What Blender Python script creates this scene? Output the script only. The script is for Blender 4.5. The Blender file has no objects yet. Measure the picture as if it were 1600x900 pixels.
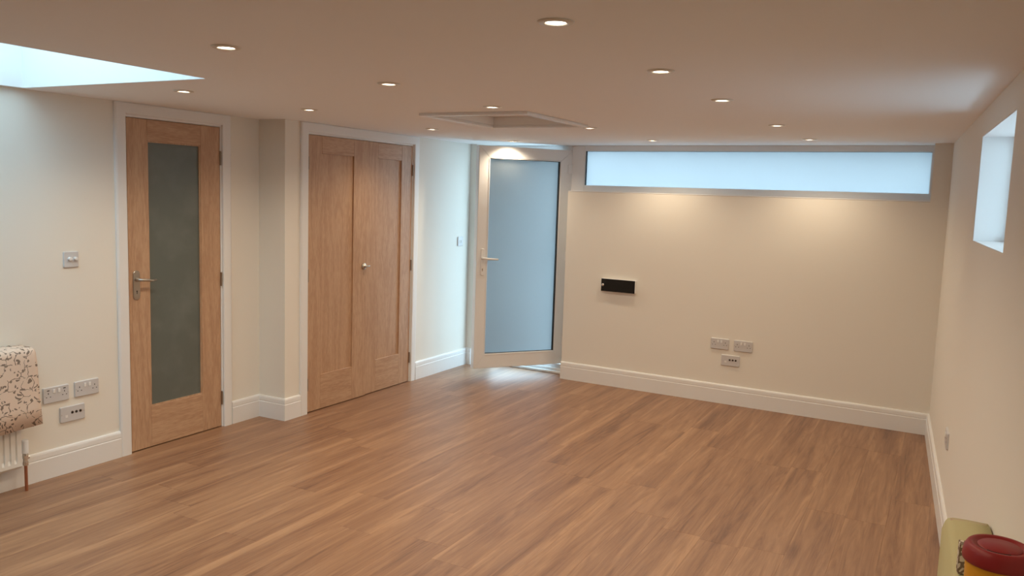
import bpy, bmesh, math, random
from mathutils import Matrix, Vector

# ------------------------------------------------------------------ camera, sky, exposure
sc = bpy.context.scene
COL = sc.collection
R = math.radians

cam_d = bpy.data.cameras.new('camera'); cam = bpy.data.objects.new('camera', cam_d); COL.objects.link(cam)
cam_d.sensor_width = 36.0
cam_d.lens = 1290.0 / 1600.0 * 36.0
cam_d.clip_start = 0.02
_yaw, _pit, _rol = R(27.8056), R(-6.4393), R(1.9017)
_f = Vector((-math.sin(_yaw) * math.cos(_pit), math.cos(_yaw) * math.cos(_pit), math.sin(_pit)))
_r0 = Vector((math.cos(_yaw), math.sin(_yaw), 0)); _u0 = _r0.cross(_f)
_r = math.cos(_rol) * _r0 + math.sin(_rol) * _u0
_u = -math.sin(_rol) * _r0 + math.cos(_rol) * _u0
cam.matrix_world = Matrix(((_r.x, _u.x, -_f.x, 0), (_r.y, _u.y, -_f.y, 0), (_r.z, _u.z, -_f.z, 1.6163), (0, 0, 0, 1)))
sc.camera = cam

world = bpy.data.worlds.new('overcast_sky'); sc.world = world
world.use_nodes = True
bg = world.node_tree.nodes['Background']
bg.inputs['Color'].default_value = (0.59, 0.845, 1.0, 1)
bg.inputs['Strength'].default_value = 5.5

sc.view_settings.view_transform = 'Standard'
sc.view_settings.look = 'None'
sc.view_settings.gamma = 1.0
sc.view_settings.use_curve_mapping = False
sc.view_settings.exposure = 0.0
LAMP_W = 20.0
LAMP_COL = (1.0, 0.81, 0.58)

# ------------------------------------------------------------------ room numbers (metres)
XL1 = -4.232            # wall with the glazed door
XL2 = -3.995            # boxed-out wall with the double doors
YC = 4.241              # where the boxed-out wall starts
H = 2.07                # ceiling
XR, YF = -0.0304, 6.5247    # right far corner
T_R = -0.0574           # right wall slant
T_F = -0.037            # far wall slant
YB = -1.3               # wall behind the camera
ROT_F = math.atan(T_F)
ROT_R = math.atan2(-1.0, -T_R)
ROT_L = math.pi / 2
def xr_at(y): return XR + T_R * (y - YF)
def yf_at(x): return YF + T_F * (x - XR)

# ------------------------------------------------------------------ materials
def new_mat(name):
    m = bpy.data.materials.new(name); m.use_nodes = True
    nt = m.node_tree
    return m, nt, nt.nodes, nt.links, nt.nodes['Principled BSDF']
def plain(name, col, rough=0.5, metal=0.0, spec=0.5, bump=0.0, bscale=200.0, var=0.0):
    m, nt, N, L, b = new_mat(name)
    b.inputs['Base Color'].default_value = (*col, 1)
    b.inputs['Roughness'].default_value = rough
    b.inputs['Metallic'].default_value = metal
    b.inputs['Specular IOR Level'].default_value = spec
    if bump or var:
        tc = N.new('ShaderNodeTexCoord'); no = N.new('ShaderNodeTexNoise')
        no.inputs['Scale'].default_value = bscale; no.inputs['Detail'].default_value = 4
        L.new(tc.outputs['Object'], no.inputs['Vector'])
        if bump:
            bu = N.new('ShaderNodeBump'); bu.inputs['Strength'].default_value = bump; bu.inputs['Distance'].default_value = 0.002
            L.new(no.outputs['Fac'], bu.inputs['Height']); L.new(bu.outputs['Normal'], b.inputs['Normal'])
        if var:
            mx = N.new('ShaderNodeMix'); mx.data_type = 'RGBA'
            mx.inputs['A'].default_value = (*[c * (1 - var) for c in col], 1); mx.inputs['B'].default_value = (*[min(1, c * (1 + var)) for c in col], 1)
            L.new(no.outputs['Fac'], mx.inputs['Factor']); L.new(mx.outputs['Result'], b.inputs['Base Color'])
    return m

M = {}
M['wall'] = plain('cream_wall_paint', (0.83, 0.80, 0.735), 0.65, spec=0.25, bump=0.06, bscale=260)
M['ceiling'] = plain('ceiling_paint', (0.92, 0.93, 0.945), 0.8, spec=0.15, bump=0.04, bscale=240)
M['white'] = plain('white_satin_paint', (0.82, 0.82, 0.82), 0.38, spec=0.4)
M['upvc'] = plain('white_upvc', (0.83, 0.84, 0.85), 0.28, spec=0.5)
M['shaft'] = plain('white_reveal_paint', (0.90, 0.90, 0.90), 0.6, spec=0.2)
M['plastic'] = plain('white_moulded_plastic', (0.62, 0.61, 0.62), 0.3, spec=0.5)
M['black'] = plain('black_plastic', (0.010, 0.009, 0.009), 0.55, spec=0.3)
M['hole'] = plain('dark_hole', (0.015, 0.013, 0.012), 0.7)
M['gasket'] = plain('black_rubber_gasket', (0.02, 0.025, 0.03), 0.6)
M['nickel'] = plain('brushed_nickel', (0.50, 0.46, 0.41), 0.34, metal=1.0)
M['brass'] = plain('aged_hinge_steel', (0.30, 0.23, 0.17), 0.4, metal=0.8)
M['chrome'] = plain('chrome', (0.75, 0.74, 0.72), 0.15, metal=1.0)
M['copper'] = plain('copper_pipe', (0.50, 0.22, 0.13), 0.4, metal=0.85, var=0.25, bscale=60)
M['radiator'] = plain('white_radiator_enamel', (0.80, 0.78, 0.74), 0.35)
M['red'] = plain('red_plastic_lid', (0.27, 0.016, 0.018), 0.42, spec=0.4)
M['yellow'] = plain('yellow_plastic', (0.72, 0.34, 0.015), 0.4)
M['cloth_cream'] = plain('pale_yellow_cloth', (0.52, 0.47, 0.27), 0.9, spec=0.1, bump=0.3, bscale=500)
M['subfloor'] = plain('dark_subfloor', (0.10, 0.06, 0.04), 0.8)
M['table'] = plain('pale_table_wood', (0.5, 0.38, 0.25), 0.5)
M['ground'] = plain('concrete_paving', (0.30, 0.31, 0.32), 0.9, var=0.2, bscale=6)
M['bezel'] = plain('white_metal_bezel', (0.72, 0.68, 0.62), 0.35)

def frosted(name, col, gloss=0.12, rough=0.18, see=0.0):
    m, nt, N, L, b = new_mat(name); N.remove(b)
    tr = N.new('ShaderNodeBsdfTranslucent'); gl = N.new('ShaderNodeBsdfGlossy'); mx = N.new('ShaderNodeMixShader')
    tc = N.new('ShaderNodeTexCoord'); no = N.new('ShaderNodeTexNoise'); no.inputs['Scale'].default_value = 1.3
    cm = N.new('ShaderNodeMix'); cm.data_type = 'RGBA'
    cm.inputs['A'].default_value = (*[c * 0.93 for c in col], 1); cm.inputs['B'].default_value = (*col, 1)
    L.new(tc.outputs['Object'], no.inputs['Vector']); L.new(no.outputs['Fac'], cm.inputs['Factor'])
    L.new(cm.outputs['Result'], tr.inputs['Color'])
    gl.inputs['Roughness'].default_value = rough; gl.inputs['Color'].default_value = (0.9, 0.95, 1, 1)
    fr = N.new('ShaderNodeFresnel'); fr.inputs['IOR'].default_value = 1.45
    ml = N.new('ShaderNodeMath'); ml.operation = 'MULTIPLY_ADD'; ml.inputs[1].default_value = 0.8; ml.inputs[2].default_value = gloss * 0.2
    L.new(fr.outputs['Fac'], ml.inputs[0])
    L.new(ml.outputs['Value'], mx.inputs['Fac'])
    L.new(tr.outputs['BSDF'], mx.inputs[1]); L.new(gl.outputs['BSDF'], mx.inputs[2])
    if see:
        tp = N.new('ShaderNodeBsdfTransparent'); m2 = N.new('ShaderNodeMixShader'); m2.inputs['Fac'].default_value = see
        L.new(mx.outputs['Shader'], m2.inputs[1]); L.new(tp.outputs['BSDF'], m2.inputs[2]); L.new(m2.outputs['Shader'], N['Material Output'].inputs['Surface'])
    else:
        L.new(mx.outputs['Shader'], N['Material Output'].inputs['Surface'])
    return m
M['frosted'] = frosted('frosted_window_glass', (0.69, 0.70, 0.71))
M['frosted_thin'] = frosted('thin_frosted_glass', (0.95, 0.97, 0.97), see=0.85)
M['frosted_door'] = frosted('shaded_frosted_door_glass', (0.58, 0.60, 0.61))  # same window glass, with the dimmer light behind the door put into its colour
M['clear'], _nt, _N, _L, _b = new_mat('clear_skylight_glass')
_N.remove(_b)
_t = _N.new('ShaderNodeBsdfTransparent'); _t.inputs['Color'].default_value = (0.84, 0.86, 0.86, 1)
_g = _N.new('ShaderNodeBsdfGlossy'); _g.inputs['Roughness'].default_value = 0.02
_x = _N.new('ShaderNodeMixShader'); _x.inputs['Fac'].default_value = 0.06
_L.new(_t.outputs['BSDF'], _x.inputs[1]); _L.new(_g.outputs['BSDF'], _x.inputs[2]); _L.new(_x.outputs['Shader'], _N['Material Output'].inputs['Surface'])

def obscure_glass():
    m, nt, N, L, b = new_mat('obscured_door_glass')
    tc = N.new('ShaderNodeTexCoord'); no = N.new('ShaderNodeTexNoise'); no.inputs['Scale'].default_value = 5; no.inputs['Detail'].default_value = 6
    cr = N.new('ShaderNodeValToRGB')
    cr.color_ramp.elements[0].position = 0.45; cr.color_ramp.elements[0].color = (0.12, 0.14, 0.125, 1)
    cr.color_ramp.elements[1].position = 0.75; cr.color_ramp.elements[1].color = (0.165, 0.185, 0.17, 1)
    L.new(tc.outputs['Object'], no.inputs['Vector']); L.new(no.outputs['Fac'], cr.inputs['Fac']); L.new(cr.outputs['Color'], b.inputs['Base Color'])
    b.inputs['Roughness'].default_value = 0.33; b.inputs['Specular IOR Level'].default_value = 0.6
    return m
M['obscure'] = obscure_glass()

def oak(name, axis):
    m, nt, N, L, b = new_mat(name)
    tc = N.new('ShaderNodeTexCoord'); oi = N.new('ShaderNodeObjectInfo')
    ofs = N.new('ShaderNodeVectorMath'); ofs.operation = 'MULTIPLY_ADD'
    ofs.inputs[1].default_value = (1, 1, 1)
    sc_ = N.new('ShaderNodeVectorMath'); sc_.operation = 'SCALE'; sc_.inputs[0].default_value = (3.1, 7.7, 5.3)
    L.new(oi.outputs['Random'], sc_.inputs['Scale'])
    L.new(tc.outputs['Object'], ofs.inputs[0]); L.new(sc_.outputs['Vector'], ofs.inputs[2])
    mp = N.new('ShaderNodeMapping'); mp.inputs['Scale'].default_value = (9, 9, 0.9) if axis == 'z' else (0.9, 9, 9)
    L.new(ofs.outputs['Vector'], mp.inputs['Vector'])
    n1 = N.new('ShaderNodeTexNoise'); n1.inputs['Scale'].default_value = 1.1; n1.inputs['Detail'].default_value = 3; n1.inputs['Distortion'].default_value = 0.6
    L.new(mp.outputs['Vector'], n1.inputs['Vector'])
    # cathedral rings from the warped field
    mu = N.new('ShaderNodeMath'); mu.operation = 'MULTIPLY'; mu.inputs[1].default_value = 34
    L.new(n1.outputs['Fac'], mu.inputs[0])
    si = N.new('ShaderNodeMath'); si.operation = 'SINE'; L.new(mu.outputs['Value'], si.inputs[0])
    n2 = N.new('ShaderNodeTexNoise'); n2.inputs['Scale'].default_value = 22; n2.inputs['Detail'].default_value = 5
    L.new(mp.outputs['Vector'], n2.inputs['Vector'])
    ad = N.new('ShaderNodeMath'); ad.operation = 'MULTIPLY_ADD'; ad.inputs[1].default_value = 0.10
    L.new(si.outputs['Value'], ad.inputs[0]); L.new(n2.outputs['Fac'], ad.inputs[2])
    cr = N.new('ShaderNodeValToRGB')
    cr.color_ramp.elements[0].position = 0.30; cr.color_ramp.elements[0].color = (0.44, 0.262, 0.160, 1)
    cr.color_ramp.elements[1].position = 0.68; cr.color_ramp.elements[1].color = (0.56, 0.36, 0.228, 1)
    L.new(ad.outputs['Value'], cr.inputs['Fac']); L.new(cr.outputs['Color'], b.inputs['Base Color'])
    b.inputs['Roughness'].default_value = 0.42; b.inputs['Specular IOR Level'].default_value = 0.4
    bu = N.new('ShaderNodeBump'); bu.inputs['Strength'].default_value = 0.08; bu.inputs['Distance'].default_value = 0.001
    L.new(n2.outputs['Fac'], bu.inputs['Height']); L.new(bu.outputs['Normal'], b.inputs['Normal'])
    return m
M['oak_v'] = oak('oak_upright_grain', 'z')
M['oak_h'] = oak('oak_cross_grain', 'x')

def laminate():
    m, nt, N, L, b = new_mat('oak_laminate')
    ge = N.new('ShaderNodeNewGeometry'); oi = N.new('ShaderNodeObjectInfo')
    s = N.new('ShaderNodeVectorMath'); s.operation = 'SCALE'; s.inputs[0].default_value = (11.3, 23.9, 7.1)
    L.new(oi.outputs['Random'], s.inputs['Scale'])
    a = N.new('ShaderNodeVectorMath'); a.operation = 'ADD'
    L.new(ge.outputs['Position'], a.inputs[0]); L.new(s.outputs['Vector'], a.inputs[1])
    mp = N.new('ShaderNodeMapping'); mp.inputs['Scale'].default_value = (10, 0.55, 10)
    L.new(a.outputs['Vector'], mp.inputs['Vector'])
    def noise(scale, det, dist, rough=0.55):
        n = N.new('ShaderNodeTexNoise'); n.inputs['Scale'].default_value = scale; n.inputs['Detail'].default_value = det
        n.inputs['Distortion'].default_value = dist; n.inputs['Roughness'].default_value = rough
        L.new(mp.outputs['Vector'], n.inputs['Vector']); return n
    broad = noise(0.8, 3, 0.6); mid = noise(2.1, 6, 2.2, 0.64); fine = noise(14, 5, 0.3, 0.65)
    # knots: sparse dark eyes
    mk = N.new('ShaderNodeMapping'); mk.inputs['Scale'].default_value = (5.2, 1.5, 5)
    L.new(a.outputs['Vector'], mk.inputs['Vector'])
    def math_(op, x, y=None, z=None):
        n = N.new('ShaderNodeMath'); n.operation = op
        for i, v in enumerate((x, y, z)):
            if v is None: continue
            if isinstance(v, (int, float)): n.inputs[i].default_value = v
            else: L.new(v, n.inputs[i])
        return n.outputs['Value']
    vo = N.new('ShaderNodeTexVoronoi'); vo.inputs['Scale'].default_value = 0.9
    L.new(mk.outputs['Vector'], vo.inputs['Vector'])
    knot = math_('SUBTRACT', 1.0, math_('MULTIPLY', vo.outputs['Distance'], 5.0))
    knot = math_('MAXIMUM', knot, 0.0)
    v = math_('MULTIPLY_ADD', broad.outputs['Fac'], 0.55, math_('MULTIPLY', mid.outputs['Fac'], 0.64))
    v = math_('MULTIPLY_ADD', fine.outputs['Fac'], 0.22, v)
    v = math_('SUBTRACT', v, math_('MULTIPLY', knot, 0.14))
    tcl = N.new('ShaderNodeTexCoord'); sx = N.new('ShaderNodeSeparateXYZ'); L.new(tcl.outputs['Object'], sx.inputs[0])
    edge = math_('POWER', math_('MULTIPLY', math_('ABSOLUTE', sx.outputs['X']), 10.3), 3.0)
    v = math_('ADD', v, math_('MULTIPLY', edge, math_('MULTIPLY', mid.outputs['Fac'], 0.14)))
    v = math_('ADD', v, math_('MULTIPLY', math_('SUBTRACT', oi.outputs['Random'], 0.5), 0.03))
    cr = N.new('ShaderNodeValToRGB'); e = cr.color_ramp.elements
    e[0].position = 0.53; e[0].color = (0.17, 0.083, 0.048, 1)
    e[1].position = 0.90; e[1].color = (0.42, 0.240, 0.134, 1)
    k = e.new(0.64); k.color = (0.255, 0.130, 0.073, 1)
    k = e.new(0.76); k.color = (0.325, 0.176, 0.098, 1)
    L.new(v, cr.inputs['Fac']); L.new(cr.outputs['Color'], b.inputs['Base Color'])
    ro = N.new('ShaderNodeMapRange'); ro.inputs['To Min'].default_value = 0.35; ro.inputs['To Max'].default_value = 0.47
    L.new(fine.outputs['Fac'], ro.inputs['Value']); L.new(ro.outputs['Result'], b.inputs['Roughness'])
    b.inputs['Specular IOR Level'].default_value = 0.55
    bu = N.new('ShaderNodeBump'); bu.inputs['Strength'].default_value = 0.05; bu.inputs['Distance'].default_value = 0.001
    L.new(fine.outputs['Fac'], bu.inputs['Height']); L.new(bu.outputs['Normal'], b.inputs['Normal'])
    return m
M['laminate'] = laminate()

def floral():
    m, nt, N, L, b = new_mat('sprig_print_cotton')
    tc = N.new('ShaderNodeTexCoord'); no = N.new('ShaderNodeTexNoise'); no.inputs['Scale'].default_value = 14; no.inputs['Detail'].default_value = 2
    L.new(tc.outputs['UV'], no.inputs['Vector'])
    mx = N.new('ShaderNodeMix'); mx.data_type = 'RGBA'; mx.blend_type = 'LINEAR_LIGHT'; mx.inputs['Factor'].default_value = 0.05
    L.new(tc.outputs['UV'], mx.inputs['A']); L.new(no.outputs['Color'], mx.inputs['B'])
    def math_(op, x, y):
        n = N.new('ShaderNodeMath'); n.operation = op
        for i, v in enumerate((x, y)):
            if isinstance(v, (int, float)): n.inputs[i].default_value = v
            else: L.new(v, n.inputs[i])
        return n.outputs['Value']
    def vor(scale, feat):
        v = N.new('ShaderNodeTexVoronoi'); v.voronoi_dimensions = '2D'; v.feature = feat; v.inputs['Scale'].default_value = scale
        L.new(mx.outputs['Result'], v.inputs['Vector']); return v
    stem = math_('LESS_THAN', vor(17, 'DISTANCE_TO_EDGE').outputs['Distance'], 0.035)
    n3 = N.new('ShaderNodeTexNoise'); n3.inputs['Scale'].default_value = 17; L.new(tc.outputs['UV'], n3.inputs['Vector'])
    stem = math_('MULTIPLY', stem, math_('GREATER_THAN', n3.outputs['Fac'], 0.47))
    berry = math_('LESS_THAN', vor(38, 'F1').outputs['Distance'], 0.26)
    n4 = N.new('ShaderNodeTexNoise'); n4.inputs['Scale'].default_value = 21; L.new(tc.outputs['UV'], n4.inputs['Vector'])
    berry = math_('MULTIPLY', berry, math_('GREATER_THAN', n4.outputs['Fac'], 0.5))
    ink = math_('MAXIMUM', stem, berry)
    c = N.new('ShaderNodeMix'); c.data_type = 'RGBA'
    c.inputs['A'].default_value = (0.74, 0.60, 0.50, 1); c.inputs['B'].default_value = (0.24, 0.19, 0.155, 1)
    L.new(ink, c.inputs['Factor']); L.new(c.outputs['Result'], b.inputs['Base Color'])
    b.inputs['Roughness'].default_value = 0.9; b.inputs['Specular IOR Level'].default_value = 0.1
    return m
M['floral'] = floral()

def printed():
    m, nt, N, L, b = new_mat('brown_print_card')
    tc = N.new('ShaderNodeTexCoord'); v = N.new('ShaderNodeTexVoronoi'); v.inputs['Scale'].default_value = 55; v.feature = 'DISTANCE_TO_EDGE'
    L.new(tc.outputs['Object'], v.inputs['Vector'])
    cr = N.new('ShaderNodeValToRGB'); cr.color_ramp.interpolation = 'CONSTANT'
    cr.color_ramp.elements[0].color = (0.20, 0.14, 0.09, 1); cr.color_ramp.elements[1].position = 0.12; cr.color_ramp.elements[1].color = (0.68, 0.62, 0.52, 1)
    L.new(v.outputs['Distance'], cr.inputs['Fac']); L.new(cr.outputs['Color'], b.inputs['Base Color']); b.inputs['Roughness'].default_value = 0.6
    return m
M['card'] = printed()

def lens():
    m, nt, N, L, b = new_mat('lit_lamp_lens'); N.remove(b)
    e = N.new('ShaderNodeEmission'); e.inputs['Color'].default_value = (1.0, 0.86, 0.66, 1); e.inputs['Strength'].default_value = 14
    L.new(e.outputs['Emission'], N['Material Output'].inputs['Surface']); return m
M['lens'] = lens()

# ------------------------------------------------------------------ mesh helpers
def obj(name, bm, mat, parent=None, smooth=False, loc=None, rotz=None):
    me = bpy.data.meshes.new(name)
    if smooth:
        for f in bm.faces: f.smooth = True
    bm.to_mesh(me); bm.free()
    if mat: me.materials.append(M[mat])
    o = bpy.data.objects.new(name, me); COL.objects.link(o)
    if parent: o.parent = parent
    if loc is not None: o.location = loc
    if rotz is not None: o.rotation_euler = (0, 0, rotz)
    return o
def empty(name, loc=(0, 0, 0), rotz=0):
    o = bpy.data.objects.new(name, None); COL.objects.link(o); o.empty_display_size = 0.05
    o.location = loc; o.rotation_euler = (0, 0, rotz); return o
def tag(o, label=None, cat=None, group=None, kind=None):
    if label: o['label'] = label
    if cat: o['category'] = cat
    if group: o['group'] = group
    if kind: o['kind'] = kind
    return o
def box(bm, x0, x1, y0, y1, z0, z1, bev=0.0, seg=1):
    v = [bm.verts.new(p) for p in ((x0, y0, z0), (x1, y0, z0), (x1, y1, z0), (x0, y1, z0), (x0, y0, z1), (x1, y0, z1), (x1, y1, z1), (x0, y1, z1))]
    fs = [bm.faces.new([v[i] for i in q]) for q in ((0, 3, 2, 1), (4, 5, 6, 7), (0, 1, 5, 4), (1, 2, 6, 5), (2, 3, 7, 6), (3, 0, 4, 7))]
    if bev:
        es = list({e for f in fs for e in f.edges})
        bmesh.ops.bevel(bm, geom=es, offset=bev, segments=seg, profile=0.5, affect='EDGES')
    return bm
def BX(*a, **k): return box(bmesh.new(), *a, **k)
def cells(xs, ys, zs, solid):
    """watertight mesh of the grid cells for which solid(cx, cy, cz) holds"""
    bm = bmesh.new(); vd = {}
    def V(i, j, k):
        if (i, j, k) not in vd: vd[i, j, k] = bm.verts.new((xs[i], ys[j], zs[k]))
        return vd[i, j, k]
    nx, ny, nz = len(xs) - 1, len(ys) - 1, len(zs) - 1
    S = lambda i, j, k: 0 <= i < nx and 0 <= j < ny and 0 <= k < nz and solid((xs[i] + xs[i + 1]) / 2, (ys[j] + ys[j + 1]) / 2, (zs[k] + zs[k + 1]) / 2)
    for i in range(nx):
        for j in range(ny):
            for k in range(nz):
                if not S(i, j, k): continue
                if not S(i - 1, j, k): bm.faces.new((V(i, j, k), V(i, j, k + 1), V(i, j + 1, k + 1), V(i, j + 1, k)))
                if not S(i + 1, j, k): bm.faces.new((V(i + 1, j, k), V(i + 1, j + 1, k), V(i + 1, j + 1, k + 1), V(i + 1, j, k + 1)))
                if not S(i, j - 1, k): bm.faces.new((V(i, j, k), V(i + 1, j, k), V(i + 1, j, k + 1), V(i, j, k + 1)))
                if not S(i, j + 1, k): bm.faces.new((V(i, j + 1, k), V(i, j + 1, k + 1), V(i + 1, j + 1, k + 1), V(i + 1, j + 1, k)))
                if not S(i, j, k - 1): bm.faces.new((V(i, j, k), V(i, j + 1, k), V(i + 1, j + 1, k), V(i + 1, j, k)))
                if not S(i, j, k + 1): bm.faces.new((V(i, j, k + 1), V(i + 1, j, k + 1), V(i + 1, j + 1, k + 1), V(i, j + 1, k + 1)))
    return bm
def lathe(bm, prof, seg=32, origin=(0, 0, 0), axis='z'):
    """prof: (radius, height) list; closed with caps where radius is 0"""
    rings = []
    def P(r, h, a):
        c, s = r * math.cos(a), r * math.sin(a)
        q = (c, s, h) if axis == 'z' else (c, -h, s) if axis == '-y' else (h, c, s)
        return tuple(q[i] + origin[i] for i in range(3))
    for r, h in prof:
        rings.append([bm.verts.new(P(0, h, 0))] if r < 1e-7 else [bm.verts.new(P(r, h, 2 * math.pi * i / seg)) for i in range(seg)])
    for a, b in zip(rings, rings[1:]):
        for i in range(seg):
            j = (i + 1) % seg
            if len(a) == 1 and len(b) == 1: continue
            if len(a) == 1: bm.faces.new((a[0], b[j], b[i]))
            elif len(b) == 1: bm.faces.new((a[i], a[j], b[0]))
            else: bm.faces.new((a[i], a[j], b[j], b[i]))
    bmesh.ops.recalc_face_normals(bm, faces=bm.faces)
    return bm
def tube(bm, pts, rad, seg=10):
    pts = [Vector(p) for p in pts]; rads = rad if isinstance(rad, (list, tuple)) else [rad] * len(pts); rings = []
    for i, p in enumerate(pts):
        d = (pts[min(i + 1, len(pts) - 1)] - pts[max(i - 1, 0)]).normalized()
        u = d.cross(Vector((0, 0, 1)))
        if u.length < 0.1: u = d.cross(Vector((0, 1, 0)))
        u.normalize(); w = d.cross(u)
        rings.append([bm.verts.new(p + rads[i] * (math.cos(2 * math.pi * k / seg) * u + math.sin(2 * math.pi * k / seg) * w)) for k in range(seg)])
    for a, b in zip(rings, rings[1:]):
        for k in range(seg): bm.faces.new((a[k], a[(k + 1) % seg], b[(k + 1) % seg], b[k]))
    bm.faces.new(rings[0][::-1]); bm.faces.new(rings[-1])
    bmesh.ops.recalc_face_normals(bm, faces=bm.faces)
    return bm
def profile_run(bm, prof, p0, p1, out, m0=0.0, m1=0.0):
    """straight moulding from p0 to p1 (xy), profile points (out, z), mitred by m per unit out"""
    p0, p1, out = Vector(p0), Vector(p1), Vector(out).normalized(); d = (p1 - p0).normalized()
    A = [bm.verts.new((*(p0 + out * o - d * m0 * o), z)) for o, z in prof]
    B = [bm.verts.new((*(p1 + out * o + d * m1 * o), z)) for o, z in prof]
    n = len(prof)
    for i in range(n): bm.faces.new((A[i], A[(i + 1) % n], B[(i + 1) % n], B[i]))
    bm.faces.new(A[::-1]); bm.faces.new(B)
    bmesh.ops.recalc_face_normals(bm, faces=bm.faces)
    return bm
def rounded_plate(bm, w, h, t, r, cx=0, cz=0, y=0, seg=5, ch=0.0):
    """plate facing -y, from y back to y - t, corners rounded by r, front edge chamfered by ch"""
    pts = []
    for sx, sz, a0 in ((1, -1, -90), (1, 1, 0), (-1, 1, 90), (-1, -1, 180)):
        for k in range(seg + 1):
            a = R(a0 + 90 * k / seg); pts.append((cx + sx * (w / 2 - r) + r * math.cos(a), cz + sz * (h / 2 - r) + r * math.sin(a)))
    def ring(s, yy): return [bm.verts.new((cx + (x - cx) * (1 - 2 * s / w), yy, cz + (z - cz) * (1 - 2 * s / h))) for x, z in pts]
    rs = [ring(0, y), ring(0, y - t + ch), ring(ch, y - t)] if ch else [ring(0, y), ring(0, y - t)]
    n = len(pts)
    for a, b in zip(rs, rs[1:]):
        for i in range(n): bm.faces.new((a[i], a[(i + 1) % n], b[(i + 1) % n], b[i]))
    bm.faces.new(rs[0][::-1]); bm.faces.new(rs[-1])
    bmesh.ops.recalc_face_normals(bm, faces=bm.faces)
    return bm

# ------------------------------------------------------------------ floor: slab and planks
PW, PL, PX0 = 0.194, 1.36, -3.276
fl = tag(obj('floor', BX(-4.9, 1.0, YB - 0.2, 6.95, -0.14, -0.013), 'subfloor'), 'wood laminate floor of long planks', None, None, 'structure')
bmp = BX(-PW / 2 + 0.0002, PW / 2 - 0.0002, 0.00015, 0.99985, -0.0129, 0.0)
bmesh.ops.bevel(bmp, geom=[e for e in bmp.edges if all(v.co.z > -0.001 for v in e.verts)], offset=0.0004, segments=1, affect='EDGES')
plank_me = bpy.data.meshes.new('plank'); bmp.to_mesh(plank_me); bmp.free(); plank_me.materials.append(M['laminate'])
known = {0: 2.705, 2: 2.68, 13: 3.85, 14: 4.53, 1: 3.30, 3: 3.42}
rnd = random.Random(4)
k = -5
while PX0 + PW * k < 0.42:
    x0 = PX0 + PW * k; xc = x0 + PW / 2
    if x0 + PW > -4.24:
        y_end = (6.795 if xc < -2.95 else 6.70 if xc < -2.0 else 6.62) if x0 + PW > XL2 else 4.24
        ph = known.get(k, rnd.uniform(0, PL)) % PL
        y = YB - 0.15 - PL + ((ph - (YB - 0.15)) % PL)
        while y < y_end:
            a, b2 = max(y, YB - 0.15), min(y + PL, y_end)
            if b2 - a > 0.02:
                o = bpy.data.objects.new('plank', plank_me); COL.objects.link(o); o.parent = fl
                o.location = (xc, a, 0); o.scale = (1, b2 - a, 1)
            y += PL
    k += 1

# ------------------------------------------------------------------ ceiling with skylight hole and hatch hole
SKY = (-4.195, -2.885, 0.75, 2.595)
HAT = (-2.745, -2.125, 4.10, 4.86)
xs = sorted({-4.95, SKY[0], SKY[1], HAT[0], HAT[1], 1.0}); ys = sorted({YB - 0.3, SKY[2], SKY[3], HAT[2], HAT[3], 6.98})
def ceil_solid(x, y, z):
    if SKY[0] < x < SKY[1] and SKY[2] < y < SKY[3]: return False
    if HAT[0] < x < HAT[1] and HAT[2] < y < HAT[3] and z < H + 0.075: return False
    return True
tag(obj('ceiling', cells(xs, ys, [H, H + 0.075, H + 0.36], ceil_solid), 'ceiling'), 'flat painted ceiling', None, None, 'structure')

# ------------------------------------------------------------------ walls (front face at local y = 0, room on the -y side)
# left wall: local x = world y
D1 = (3.2066, 3.8944)       # glazed door leaf
D2 = (4.4685, 5.1225, 5.7265)   # double doors: hinge, meeting, hinge
DT = 1.987
LN = 0.016                  # lining thickness
w1 = cells([YB, D1[0] - LN, D1[1] + LN, YC + 0.05], [0, 0.45, 0.55], [-0.1, DT + 0.003 + LN, H + 0.05],
           lambda x, y, z: not (D1[0] - LN < x < D1[1] + LN and y < 0.45 and z < DT + LN))
tag(obj('wall_left', w1, 'wall', loc=(XL1, 0, 0), rotz=ROT_L), 'cream wall with the glazed oak door', None, None, 'structure')
w2 = cells([YC, D2[0] - LN, D2[2] + LN, 7.05], [0, 0.16, 0.60], [-0.1, DT + 0.003 + LN, H + 0.05],
           lambda x, y, z: not (D2[0] - LN < x < D2[2] + LN and y < 0.16 and z < DT + LN))
tag(obj('wall_cupboard', w2, 'wall', loc=(XL2, 0, 0), rotz=ROT_L), 'boxed-out cream wall with the double cupboard doors', None, None, 'structure')
# far wall: local x along the wall from the right corner
def FU(x): return (x - XR) / math.cos(ROT_F)
U_DL, U_S1, U_S2 = -3.905, FU(-2.976), FU(-0.146)
Z_SILL = 1.661
wf = cells([-4.05, U_DL, U_S1, U_S2, 0.55], [0, 0.34], [-0.1, 0.0, Z_SILL, H + 0.05],
           lambda x, y, z: not ((U_DL < x < U_S1) or (U_S1 < x < U_S2 and z > Z_SILL)))
tag(obj('wall_far', wf, 'wall', loc=(XR, YF, 0), rotz=ROT_F), 'cream far wall below the long window', None, None, 'structure')
# right wall: local x runs from the far corner towards the camera
CR = math.sqrt(1 + T_R * T_R)
def RU(y): return (YF - y) * CR
RW0, RW1 = RU(4.3845), RU(3.217); RZ0, RZ1 = 1.4725, 1.9535
wr = cells([-0.45, RW0, RW1, RU(YB)], [0, 0.26], [-0.1, RZ0, RZ1, H + 0.05], lambda x, y, z: not (RW0 < x < RW1 and RZ0 < z < RZ1))
tag(obj('wall_right', wr, 'wall', loc=(XR, YF, 0), rotz=ROT_R), 'cream right wall with a deep high window', None, None, 'structure')
tag(obj('wall_back', BX(-4.9, 1.0, YB - 0.2, YB, -0.1, H + 0.05), 'wall'), 'cream wall behind the viewer', None, None, 'structure')

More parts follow.
